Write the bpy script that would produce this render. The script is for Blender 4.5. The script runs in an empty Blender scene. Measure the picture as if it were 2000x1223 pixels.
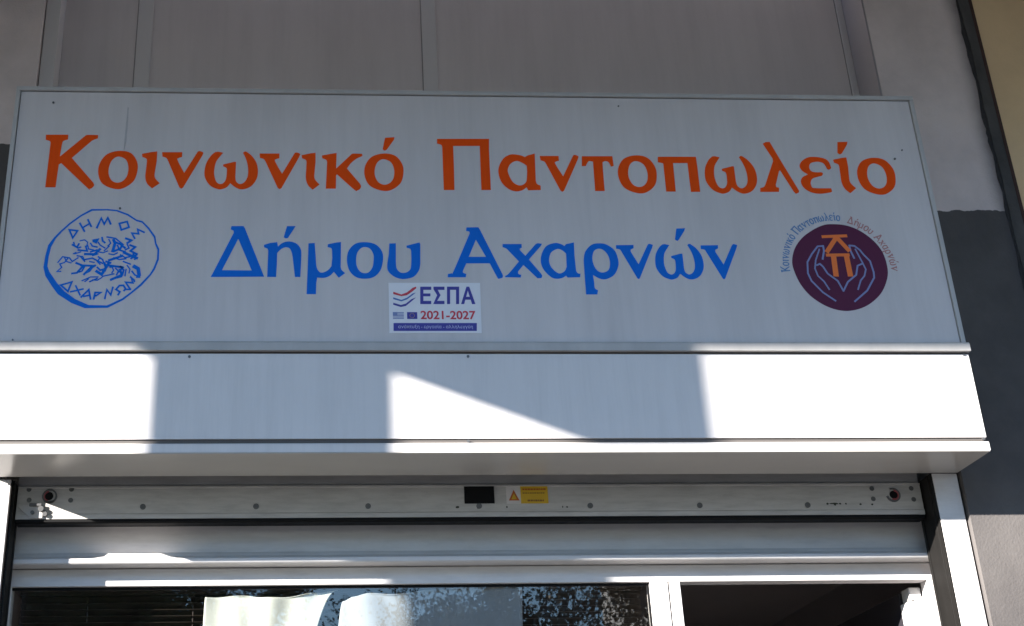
import bpy, bmesh, math, random
from mathutils import Vector, Matrix
random.seed(7)
S = bpy.context.scene
COL = S.collection

# ---------------------------------------------------------------- camera
cam_d = bpy.data.cameras.new('camera'); cam = bpy.data.objects.new('camera', cam_d); COL.objects.link(cam)
r_ = Vector((0.9985225, -0.0510452, -0.0186331)); d_ = Vector((0.0054115, 0.4346068, -0.9006040)); f_ = Vector((0.0540696, 0.8991726, 0.4342409))
cam.matrix_world = Matrix(((r_.x, -d_.x, -f_.x, 1.0618), (r_.y, -d_.y, -f_.y, -4.2386), (r_.z, -d_.z, -f_.z, 1.6), (0, 0, 0, 1)))
cam_d.sensor_width = 36.0; cam_d.lens = 2658.34 / 2000 * 36.0
cam_d.shift_x = 0.1242; cam_d.shift_y = -0.0713
cam_d.clip_start = 0.05; cam_d.clip_end = 3000
S.camera = cam

# ---------------------------------------------------------------- sky, sun, exposure
SUN_DIR = Vector((1.66, 1.0, -0.636)).normalized()          # direction the light travels
w = bpy.data.worlds.new('World'); S.world = w; w.use_nodes = True
nt = w.node_tree; nt.nodes.clear()
sky = nt.nodes.new('ShaderNodeTexSky'); sky.sky_type = 'NISHITA'; sky.sun_disc = False
sky.sun_elevation = math.asin(-SUN_DIR.z); sky.sun_rotation = math.atan2(-SUN_DIR.x, -SUN_DIR.y) % (2 * math.pi)
sky.air_density = 1.0; sky.dust_density = 0.0; sky.ozone_density = 3.2
bg = nt.nodes.new('ShaderNodeBackground'); bg.inputs[1].default_value = 0.078
wo = nt.nodes.new('ShaderNodeOutputWorld')
nt.links.new(sky.outputs[0], bg.inputs[0]); nt.links.new(bg.outputs[0], wo.inputs[0])
sd = bpy.data.lights.new('sun', 'SUN'); sd.energy = 3.9; sd.angle = math.radians(0.53); sd.color = (1.0, 0.945, 0.86)
so = bpy.data.objects.new('sun', sd); COL.objects.link(so)
so.rotation_euler = SUN_DIR.to_track_quat('-Z', 'Y').to_euler(); so.location = (-30, -18, 14)
S.view_settings.view_transform = 'Standard'; S.view_settings.look = 'None'; S.view_settings.gamma = 1.0
S.view_settings.exposure = 2.5
S.render.engine = 'CYCLES'
S.cycles.max_bounces = 8; S.cycles.diffuse_bounces = 4; S.cycles.glossy_bounces = 4; S.cycles.transparent_max_bounces = 12
S.cycles.use_denoising = True

# ---------------------------------------------------------------- materials
MATS = {}
def mat(name, col, rough=0.5, var=0.0, scale=(4, 4, 4), bump=0.0, bscale=60.0, metal=0.0, spec=0.5, col2=None, wobble=0.0, coat=0.0, streak=0.0, sscale=(60, 60, 2)):
    """Principled material: base colour varied by noise between col and col2 (or a darker tone), optional fine bump and broad wobble."""
    if name in MATS: return MATS[name]
    m = bpy.data.materials.new(name); m.use_nodes = True; t = m.node_tree; n = t.nodes; l = t.links
    b = n['Principled BSDF']; b.inputs['Roughness'].default_value = rough; b.inputs['Metallic'].default_value = metal
    b.inputs['Specular IOR Level'].default_value = spec; b.inputs['Coat Weight'].default_value = coat
    b.inputs['Base Color'].default_value = (*col, 1)
    if var or bump or wobble:
        tc = n.new('ShaderNodeTexCoord'); mp = n.new('ShaderNodeMapping'); mp.inputs['Scale'].default_value = scale
        l.new(tc.outputs['Object'], mp.inputs['Vector'])
    if var:
        ns = n.new('ShaderNodeTexNoise'); ns.inputs['Scale'].default_value = 1.0; ns.inputs['Detail'].default_value = 6; ns.inputs['Roughness'].default_value = 0.62
        l.new(mp.outputs[0], ns.inputs['Vector'])
        rp = n.new('ShaderNodeValToRGB'); rp.color_ramp.elements[0].position = 0.30; rp.color_ramp.elements[1].position = 0.70
        c2 = col2 or tuple(c * (1 - var) for c in col)
        rp.color_ramp.elements[0].color = (*c2, 1); rp.color_ramp.elements[1].color = (*col, 1)
        l.new(ns.outputs['Fac'], rp.inputs[0]); l.new(rp.outputs[0], b.inputs['Base Color'])
    if streak:
        m2 = n.new('ShaderNodeMapping'); m2.inputs['Scale'].default_value = sscale; l.new(tc.outputs['Object'], m2.inputs['Vector'])
        n2 = n.new('ShaderNodeTexNoise'); n2.inputs['Scale'].default_value = 1.0; n2.inputs['Detail'].default_value = 8; n2.inputs['Roughness'].default_value = 0.7; l.new(m2.outputs[0], n2.inputs['Vector'])
        r2 = n.new('ShaderNodeValToRGB'); r2.color_ramp.elements[0].position = 0.28; r2.color_ramp.elements[1].position = 0.56
        r2.color_ramp.elements[0].color = (1 - streak, 1 - streak, 1 - streak, 1); r2.color_ramp.elements[1].color = (1, 1, 1, 1); l.new(n2.outputs['Fac'], r2.inputs[0])
        mu = n.new('ShaderNodeMix'); mu.data_type = 'RGBA'; mu.blend_type = 'MULTIPLY'; mu.inputs['Factor'].default_value = 1.0
        l.new(rp.outputs[0], mu.inputs['A']); l.new(r2.outputs[0], mu.inputs['B']); l.new(mu.outputs['Result'], b.inputs['Base Color'])
    prev = None
    if wobble:
        nw = n.new('ShaderNodeTexNoise'); nw.inputs['Scale'].default_value = 1.7; nw.inputs['Detail'].default_value = 2
        l.new(tc.outputs['Object'], nw.inputs['Vector'])
        bw = n.new('ShaderNodeBump'); bw.inputs['Strength'].default_value = wobble; bw.inputs['Distance'].default_value = 0.02
        l.new(nw.outputs['Fac'], bw.inputs['Height']); prev = bw
    if bump:
        nb = n.new('ShaderNodeTexNoise'); nb.inputs['Scale'].default_value = bscale; nb.inputs['Detail'].default_value = 5
        l.new(tc.outputs['Object'], nb.inputs['Vector'])
        bp = n.new('ShaderNodeBump'); bp.inputs['Strength'].default_value = bump; bp.inputs['Distance'].default_value = 0.004
        l.new(nb.outputs['Fac'], bp.inputs['Height'])
        if prev: l.new(prev.outputs[0], bp.inputs['Normal'])
        prev = bp
    if prev: l.new(prev.outputs[0], b.inputs['Normal'])
    MATS[name] = m; return m

def band_mat(name, upper, upper2, lower, lower2, z0, ragged=0.012, tar=None):
    """Rough plaster painted light above world height z0 and dark grey below it, the paint edge brushed unevenly."""
    m = bpy.data.materials.new(name); m.use_nodes = True; t = m.node_tree; n = t.nodes; l = t.links
    b = n['Principled BSDF']; b.inputs['Roughness'].default_value = 0.85; b.inputs['Specular IOR Level'].default_value = 0.25
    g = n.new('ShaderNodeNewGeometry'); sp = n.new('ShaderNodeSeparateXYZ'); l.new(g.outputs['Position'], sp.inputs[0])
    n1 = n.new('ShaderNodeTexNoise'); n1.inputs['Scale'].default_value = 22; n1.inputs['Detail'].default_value = 4
    n2 = n.new('ShaderNodeTexNoise'); n2.inputs['Scale'].default_value = 3.0; n2.inputs['Detail'].default_value = 7; n2.inputs['Roughness'].default_value = 0.65
    n3 = n.new('ShaderNodeTexNoise'); n3.inputs['Scale'].default_value = 130; n3.inputs['Detail'].default_value = 4
    n4 = n.new('ShaderNodeTexNoise'); n4.inputs['Scale'].default_value = 9; n4.inputs['Detail'].default_value = 4
    for q in (n1, n2, n3, n4): l.new(g.outputs['Position'], q.inputs['Vector'])
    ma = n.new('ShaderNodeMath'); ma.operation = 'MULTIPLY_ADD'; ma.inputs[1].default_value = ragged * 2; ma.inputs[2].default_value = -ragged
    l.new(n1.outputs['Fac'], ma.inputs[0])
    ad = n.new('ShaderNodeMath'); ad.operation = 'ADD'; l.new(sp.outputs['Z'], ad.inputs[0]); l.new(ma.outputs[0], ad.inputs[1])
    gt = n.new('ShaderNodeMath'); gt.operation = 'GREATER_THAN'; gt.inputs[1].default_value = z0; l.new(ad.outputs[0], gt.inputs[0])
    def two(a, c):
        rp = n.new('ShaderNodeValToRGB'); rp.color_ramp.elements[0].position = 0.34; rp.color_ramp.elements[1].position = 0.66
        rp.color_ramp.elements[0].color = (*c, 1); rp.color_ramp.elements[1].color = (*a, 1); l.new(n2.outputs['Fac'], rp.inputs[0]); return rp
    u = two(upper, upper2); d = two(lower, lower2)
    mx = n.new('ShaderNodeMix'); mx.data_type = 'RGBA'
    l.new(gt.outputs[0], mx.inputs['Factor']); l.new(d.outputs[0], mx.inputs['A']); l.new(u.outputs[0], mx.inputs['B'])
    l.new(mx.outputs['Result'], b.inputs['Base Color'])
    if tar:                                                   # bitumen smeared on the plaster beside the joint, from x = tar[0] to tar[1]
        wa = n.new('ShaderNodeMath'); wa.operation = 'MULTIPLY_ADD'; wa.inputs[1].default_value = 0.09; l.new(n2.outputs['Fac'], wa.inputs[0]); l.new(sp.outputs['X'], wa.inputs[2])
        mr = n.new('ShaderNodeMapRange'); mr.interpolation_type = 'SMOOTHSTEP'; mr.inputs['From Min'].default_value = tar[0] + 0.045; mr.inputs['From Max'].default_value = tar[1] + 0.045; mr.inputs['To Max'].default_value = 0.8
        l.new(wa.outputs[0], mr.inputs['Value'])
        m3 = n.new('ShaderNodeMix'); m3.data_type = 'RGBA'; l.new(mr.outputs[0], m3.inputs['Factor']); l.new(mx.outputs['Result'], m3.inputs['A']); m3.inputs['B'].default_value = (0.07, 0.066, 0.075, 1)
        l.new(m3.outputs['Result'], b.inputs['Base Color'])
    ab = n.new('ShaderNodeMath'); ab.operation = 'MULTIPLY_ADD'; ab.inputs[1].default_value = 2.5; l.new(n4.outputs['Fac'], ab.inputs[0]); l.new(n3.outputs['Fac'], ab.inputs[2])
    bp = n.new('ShaderNodeBump'); bp.inputs['Strength'].default_value = 0.32; bp.inputs['Distance'].default_value = 0.004
    l.new(ab.outputs[0], bp.inputs['Height']); l.new(bp.outputs[0], b.inputs['Normal'])
    return m

def glass_mat(name, tint=(0.93, 0.93, 0.92)):
    m = bpy.data.materials.new(name); m.use_nodes = True; t = m.node_tree; n = t.nodes; n.clear(); l = t.links
    tr = n.new('ShaderNodeBsdfTransparent'); tr.inputs[0].default_value = (*tint, 1)
    gl = n.new('ShaderNodeBsdfGlossy'); gl.inputs['Roughness'].default_value = 0.012; gl.inputs[0].default_value = (1, 1, 1, 1)
    fr = n.new('ShaderNodeFresnel'); fr.inputs[0].default_value = 1.95
    ge = n.new('ShaderNodeNewGeometry'); iv = n.new('ShaderNodeMath'); iv.operation = 'SUBTRACT'; iv.inputs[0].default_value = 1.0; l.new(ge.outputs['Backfacing'], iv.inputs[1])
    ml = n.new('ShaderNodeMath'); ml.operation = 'MULTIPLY'; l.new(fr.outputs[0], ml.inputs[0]); l.new(iv.outputs[0], ml.inputs[1])
    mx = n.new('ShaderNodeMixShader'); o = n.new('ShaderNodeOutputMaterial')
    l.new(ml.outputs[0], mx.inputs[0]); l.new(tr.outputs[0], mx.inputs[1]); l.new(gl.outputs[0], mx.inputs[2]); l.new(mx.outputs[0], o.inputs[0])
    return m

M_SIGN = mat('sign_panel_white', (0.69, 0.645, 0.65), 0.36, 0.12, (5.5, 3, 0.9), 0.03, 90, wobble=0.14, streak=0.06, sscale=(26, 10, 1.1))
M_ALU = mat('white_aluminium', (0.70, 0.675, 0.675), 0.36, 0.10, (3, 3, 9), 0.02, 120, wobble=0.06, streak=0.14, sscale=(7, 7, 40))
M_BOXALU = mat('box_white_aluminium', (0.75, 0.72, 0.725), 0.32, 0.07, (2, 2, 2), 0.02, 120, wobble=0.10, streak=0.08, sscale=(30, 5, 2))
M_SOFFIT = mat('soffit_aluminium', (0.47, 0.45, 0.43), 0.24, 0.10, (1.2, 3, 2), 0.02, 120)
M_TRIM = mat('trim_grey_aluminium', (0.52, 0.505, 0.50), 0.40, 0.18, (9, 3, 3))
M_GROOVE = mat('groove_dark', (0.10, 0.09, 0.085), 0.6)
M_BAR = mat('shutter_bar_aluminium', (0.60, 0.575, 0.56), 0.36, 0.18, (2.2, 3, 14), 0.03, 100, wobble=0.08, streak=0.22, sscale=(9, 9, 60))
M_BLACK = mat('black_rubber', (0.006, 0.006, 0.007), 0.6, spec=0.15)
M_GUIDE = mat('guide_dark_metal', (0.012, 0.011, 0.0105), 0.55, 0.35, (30, 30, 1.2), spec=0.2)
M_SCREW = mat('screw_dark', (0.13, 0.13, 0.135), 0.4, metal=0.5)
M_RED = mat('orange_red_vinyl', (0.96, 0.090, 0.003), 0.5, 0.06, (6, 6, 3), spec=0.10, streak=0.06, sscale=(60, 10, 3))
M_BLUE = mat('blue_vinyl', (0.004, 0.175, 0.78), 0.5, 0.06, (6, 6, 3), spec=0.12, streak=0.06, sscale=(60, 10, 3))
M_NAVY = mat('navy_print', (0.040, 0.035, 0.34), 0.45)
M_STICK = mat('sticker_white', (0.86, 0.86, 0.92), 0.4, 0.04, (5, 5, 5))
M_WRED = mat('wave_red_print', (0.62, 0.03, 0.06), 0.45)
M_WBLUE = mat('wave_blue_print', (0.06, 0.16, 0.50), 0.45)
M_GRBLUE = mat('flag_blue_print', (0.20, 0.26, 0.52), 0.45)
M_SLOGAN = mat('slogan_pale_print', (0.50, 0.52, 0.82), 0.45)
M_PURPLE = mat('dark_purple_vinyl', (0.105, 0.012, 0.052), 0.45, 0.1, (6, 6, 6), spec=0.25)
M_LORANGE = mat('logo_orange_vinyl', (0.92, 0.19, 0.02), 0.42)
M_LBLUE = mat('logo_pale_blue_vinyl', (0.22, 0.26, 0.50), 0.42)
M_TBLUE = mat('logo_text_blue', (0.10, 0.24, 0.48), 0.45)
M_TRED = mat('logo_text_red', (0.46, 0.20, 0.19), 0.45)
M_YEL = mat('warning_yellow', (0.72, 0.44, 0.012), 0.42, 0.08, (20, 20, 20))
M_WARNW = mat('warning_white', (0.70, 0.66, 0.66), 0.45)
M_WTXT = mat('warning_orange_print', (0.52, 0.12, 0.01), 0.5)
M_WTXT2 = mat('warning_brown_print', (0.24, 0.10, 0.01), 0.5)
M_CHIP = mat('paint_chip_bare_metal', (0.035, 0.04, 0.03), 0.6)
M_LOCKRED = mat('lock_faded_red', (0.32, 0.06, 0.07), 0.5)
M_PANEL = mat('infill_panel_beige', (0.66, 0.585, 0.575), 0.65, 0.13, (2.2, 2.2, 0.8), 0.12, 55, col2=(0.57, 0.505, 0.495), streak=0.07, sscale=(16, 10, 1.0))
M_REVEAL_SHADE = mat('reveal_painted_shade', (0.33, 0.30, 0.31), 0.7, 0.1, (3, 3, 1))
M_JNT = mat('board_joint_shadow_gap', (0.27, 0.24, 0.235), 0.8)
M_STAIN = mat('rain_stain', (0.53, 0.51, 0.53), 0.5, 0.3, (40, 40, 14))
M_CLOTH2 = mat('grey_blue_banner_cloth', (0.33, 0.36, 0.39), 0.8, 0.06, (3, 3, 3), 0.06, 200)
M_STRIP = mat('cover_strip_beige', (0.62, 0.575, 0.57), 0.55, 0.10, (4, 4, 1))
M_SLAB = mat('ceiling_concrete_painted', (0.48, 0.46, 0.43), 0.85, 0.2, (1, 1, 1), 0.2, 40)
M_PAVE = mat('pavement_slabs', (0.075, 0.073, 0.07), 0.85, 0.25, (1.5, 1.5, 1.5), 0.2, 30)
M_ASPH = mat('asphalt', (0.05, 0.049, 0.047), 0.9, 0.3, (2, 2, 2), 0.3, 80)
M_KERB = mat('kerb_concrete', (0.38, 0.37, 0.35), 0.85, 0.2, (2, 2, 2), 0.2, 40)
M_GROUND = mat('earth_ground', (0.10, 0.10, 0.09), 0.95, 0.3, (0.3, 0.3, 0.3))
M_BARK = mat('bark', (0.11, 0.085, 0.065), 0.9, 0.4, (6, 6, 1.5), 0.4, 40)
M_LEAF = mat('leaf_green', (0.075, 0.10, 0.035), 0.6, 0.4, (0.8, 0.8, 0.8), col2=(0.05, 0.055, 0.02))
M_LEAF2 = mat('leaf_autumn', (0.12, 0.085, 0.035), 0.6, 0.4, (0.8, 0.8, 0.8), col2=(0.06, 0.05, 0.02))
M_ROOM = mat('shop_interior_dark', (0.32, 0.285, 0.28), 0.8, 0.2, (1, 1, 1))
M_BLIND = mat('blind_slats_brown', (0.055, 0.042, 0.036), 0.5, 0.2, (20, 3, 3))
M_CLOTH = mat('white_banner_cloth', (0.50, 0.53, 0.50), 0.8, 0.06, (3, 3, 3), 0.06, 200)
M_DOORGLASS = mat('dark_door_panel', (0.030, 0.028, 0.034), 0.22)
M_JOINT = mat('joint_bitumen', (0.035, 0.033, 0.036), 0.8, 0.4, (12, 12, 12), 0.5, 60)
M_JBROWN = mat('joint_brown_edge', (0.055, 0.024, 0.020), 0.8, 0.3, (12, 12, 12))
M_JGREY = mat('joint_grey_mortar', (0.085, 0.08, 0.08), 0.9, 0.4, (14, 14, 6), 0.5, 60)
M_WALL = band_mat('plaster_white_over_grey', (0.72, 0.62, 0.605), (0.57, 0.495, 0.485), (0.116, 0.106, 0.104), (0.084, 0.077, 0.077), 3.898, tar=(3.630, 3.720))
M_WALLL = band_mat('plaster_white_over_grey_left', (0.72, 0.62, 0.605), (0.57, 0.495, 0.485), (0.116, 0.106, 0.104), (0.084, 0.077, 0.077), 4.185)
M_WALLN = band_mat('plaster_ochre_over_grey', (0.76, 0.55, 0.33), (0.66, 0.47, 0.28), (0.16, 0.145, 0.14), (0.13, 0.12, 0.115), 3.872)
M_GLASS = glass_mat('window_glass')

# ---------------------------------------------------------------- object helpers
def origin_of(o):
    v = Vector((0, 0, 0))
    while o is not None: v += o.location; o = o.parent
    return v
def link(name, me, m, parent=None, smooth=False):
    o = bpy.data.objects.new(name, me); COL.objects.link(o)
    if m is not None and not me.materials: me.materials.append(m)
    if parent is not None:
        v = origin_of(parent); me.transform(Matrix.Translation(-v)); o.parent = parent
    if smooth:
        for p in me.polygons: p.use_smooth = True
    return o
def tag(o, label, cat, group=None):
    o['label'] = label; o['category'] = cat
    if group: o['group'] = group
    return o
def thing(name, label, cat, loc=(0, 0, 0), group=None):
    o = bpy.data.objects.new(name, None); COL.objects.link(o); o.location = loc; o.empty_display_size = 0.2
    return tag(o, label, cat, group)
def struct(o): o['kind'] = 'structure'; return o

class MB:
    def __init__(s): s.b = bmesh.new()
    def box(s, x0, x1, y0, y1, z0, z1, bev=0.0):
        t = bmesh.new(); bmesh.ops.create_cube(t, size=1.0)
        for v in t.verts: v.co = Vector(((x0 + x1) / 2 + v.co.x * (x1 - x0), (y0 + y1) / 2 + v.co.y * (y1 - y0), (z0 + z1) / 2 + v.co.z * (z1 - z0)))
        if bev: bmesh.ops.bevel(t, geom=t.edges[:], offset=bev, segments=2, affect='EDGES', profile=0.5)
        s._add(t); return s
    def _add(s, t):
        me = bpy.data.meshes.new('tmp'); t.to_mesh(me); t.free(); s.b.from_mesh(me); bpy.data.meshes.remove(me)
    def extrude_x(s, prof, x0, x1):                        # prof: closed (y, z) polygon
        a = [s.b.verts.new((x0, y, z)) for y, z in prof]; c = [s.b.verts.new((x1, y, z)) for y, z in prof]; k = len(prof)
        for i in range(k): s.b.faces.new((a[i], a[(i + 1) % k], c[(i + 1) % k], c[i]))
        s.b.faces.new(a); s.b.faces.new(c[::-1]); return s
    def prism(s, poly, y0, y1):                            # poly: closed (x, z) polygon, solid between y0 and y1
        a = [s.b.verts.new((x, y0, z)) for x, z in poly]; c = [s.b.verts.new((x, y1, z)) for x, z in poly]; k = len(poly)
        for i in range(k): s.b.faces.new((a[i], a[(i + 1) % k], c[(i + 1) % k], c[i]))
        s.b.faces.new(a); s.b.faces.new(c[::-1]); return s
    def disc_y(s, x, z, y0, y1, r, seg=20, r2=None):       # cylinder (or cone frustum) along Y
        t = bmesh.new(); bmesh.ops.create_cone(t, cap_ends=True, segments=seg, radius1=r if r2 is None else r2, radius2=r, depth=abs(y1 - y0))
        t.transform(Matrix.Translation((x, (y0 + y1) / 2, z)) @ Matrix.Rotation(math.radians(90), 4, 'X')); s._add(t); return s
    def ring_y(s, x, z, y0, y1, ro, ri, a0=0.0, a1=360.0, seg=28):
        n = seg; full = a1 - a0 >= 359.9; P = []
        for i in range(n if full else n + 1):
            a = math.radians(a0 + (a1 - a0) * i / n); c, q = math.cos(a), math.sin(a)
            P.append([s.b.verts.new((x + R * c, y, z + R * q)) for R in (ro, ri) for y in (y0, y1)])
        for i in range(n):
            A, B = P[i], P[(i + 1) % len(P)]
            for u, v in ((0, 1), (1, 3), (3, 2), (2, 0)): s.b.faces.new((A[u], A[v], B[v], B[u]))
        if not full:
            for A in (P[0], P[-1]): s.b.faces.new((A[0], A[1], A[3], A[2]))
        return s
    def ribbon(s, pts, wd, y0, y1, ends=0.4):              # a flat painted stroke of width wd following (x, z) points
        pts = [Vector(p) for p in pts]; closed = (pts[0] - pts[-1]).length < 1e-5
        if closed: pts = pts[:-1]
        n = len(pts); L = []; Rr = []
        for i in range(n):
            if closed: a, c = pts[i - 1], pts[(i + 1) % n]
            else: a, c = pts[max(i - 1, 0)], pts[min(i + 1, n - 1)]
            d1 = (pts[i] - a); d2 = (c - pts[i])
            d1 = d1.normalized() if d1.length > 1e-9 else d2.normalized(); d2 = d2.normalized() if d2.length > 1e-9 else d1
            t = (d1 + d2); t = t.normalized() if t.length > 1e-6 else d1
            nn = Vector((-t.y, t.x)); k = 1 / max(0.5, abs(nn.dot(Vector((-d1.y, d1.x)))))
            p = pts[i].copy()
            if not closed and i == 0: p -= d1 * wd * ends
            if not closed and i == n - 1: p += d2 * wd * ends
            L.append(p + nn * wd / 2 * k); Rr.append(p - nn * wd / 2 * k)
        V = [[s.b.verts.new((q.x, y, q.y)) for q in (L[i], Rr[i]) for y in (y0, y1)] for i in range(n)]
        for i in range(n if closed else n - 1):
            A, B = V[i], V[(i + 1) % n]
            for u, v in ((0, 1), (1, 3), (3, 2), (2, 0)): s.b.faces.new((A[u], A[v], B[v], B[u]))
        if not closed:
            for A in (V[0], V[-1]): s.b.faces.new((A[0], A[1], A[3], A[2]))
        return s
    def build(s, name, m, parent=None, smooth=False):
        bmesh.ops.recalc_face_normals(s.b, faces=s.b.faces[:])
        me = bpy.data.meshes.new(name); s.b.to_mesh(me); s.b.free(); return link(name, me, m, parent, smooth)

def parse(q):                                               # 'L12,34 C5,6' -> sampled closed outline; L corner, C smooth point
    P = [(t[0], *[float(v) / 1e4 for v in t[1:].split(',')]) for t in q.split()]; n = len(P); out = []
    for i in range(n):
        f1, x1, z1 = P[i]; f2, x2, z2 = P[(i + 1) % n]
        if f1 == 'L' and f2 == 'L': out.append((x1, z1)); continue
        p0 = P[i - 1] if f1 == 'C' else P[i]; p3 = P[(i + 2) % n] if f2 == 'C' else P[(i + 1) % n]
        for k in range(6):
            t = k / 6; t2 = t * t; t3 = t2 * t
            c = lambda a, b, d, e: 0.5 * (2 * b + (d - a) * t + (2 * a - 5 * b + 4 * d - e) * t2 + (3 * b - a - 3 * d + e) * t3)
            out.append((c(p0[1], x1, x2, p3[1]), c(p0[2], z1, z2, p3[2])))
    return out
def filled(name, outlines, m, parent, yf, thick=0.0006):
    """A flat cut-out shape with holes, standing on the facade plane with its front at y = yf."""
    cu = bpy.data.curves.new(name, 'CURVE'); cu.dimensions = '2D'; cu.fill_mode = 'BOTH'; cu.extrude = thick / 2
    for o in outlines:
        sp = cu.splines.new('POLY'); sp.points.add(len(o) - 1); sp.use_cyclic_u = True
        for p, (x, z) in zip(sp.points, o): p.co = (x, z, 0, 1)
    to = bpy.data.objects.new('tmp', cu); COL.objects.link(to)
    me = bpy.data.meshes.new_from_object(to.evaluated_get(bpy.context.evaluated_depsgraph_get()))
    bpy.data.objects.remove(to); bpy.data.curves.remove(cu)
    me.transform(Matrix.Translation((0, yf + thick / 2, 0)) @ Matrix.Rotation(math.radians(90), 4, 'X'))
    me.materials.clear(); return link(name, me, m, parent)
def text_mesh(name, body, m, parent, x0, x1, zc, yf, h=None, bold=0.0):
    cu = bpy.data.curves.new(name, 'FONT'); cu.body = body; cu.extrude = 0.0002; cu.offset = bold
    to = bpy.data.objects.new('tmp', cu); COL.objects.link(to)
    me = bpy.data.meshes.new_from_object(to.evaluated_get(bpy.context.evaluated_depsgraph_get()))
    bpy.data.objects.remove(to); bpy.data.curves.remove(cu)
    xs = [v.co.x for v in me.vertices]; ys = [v.co.y for v in me.vertices]
    sx = (x1 - x0) / (max(xs) - min(xs)); sz = sx if h is None else h / (max(ys) - min(ys)); cy = (max(ys) + min(ys)) / 2; mx = min(xs)
    for v in me.vertices: v.co = Vector((x0 + (v.co.x - mx) * sx, yf + (0.0004 - v.co.z) * 0.5, zc + (v.co.y - cy) * sz))
    me.materials.clear(); return link(name, me, m, parent)
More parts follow.
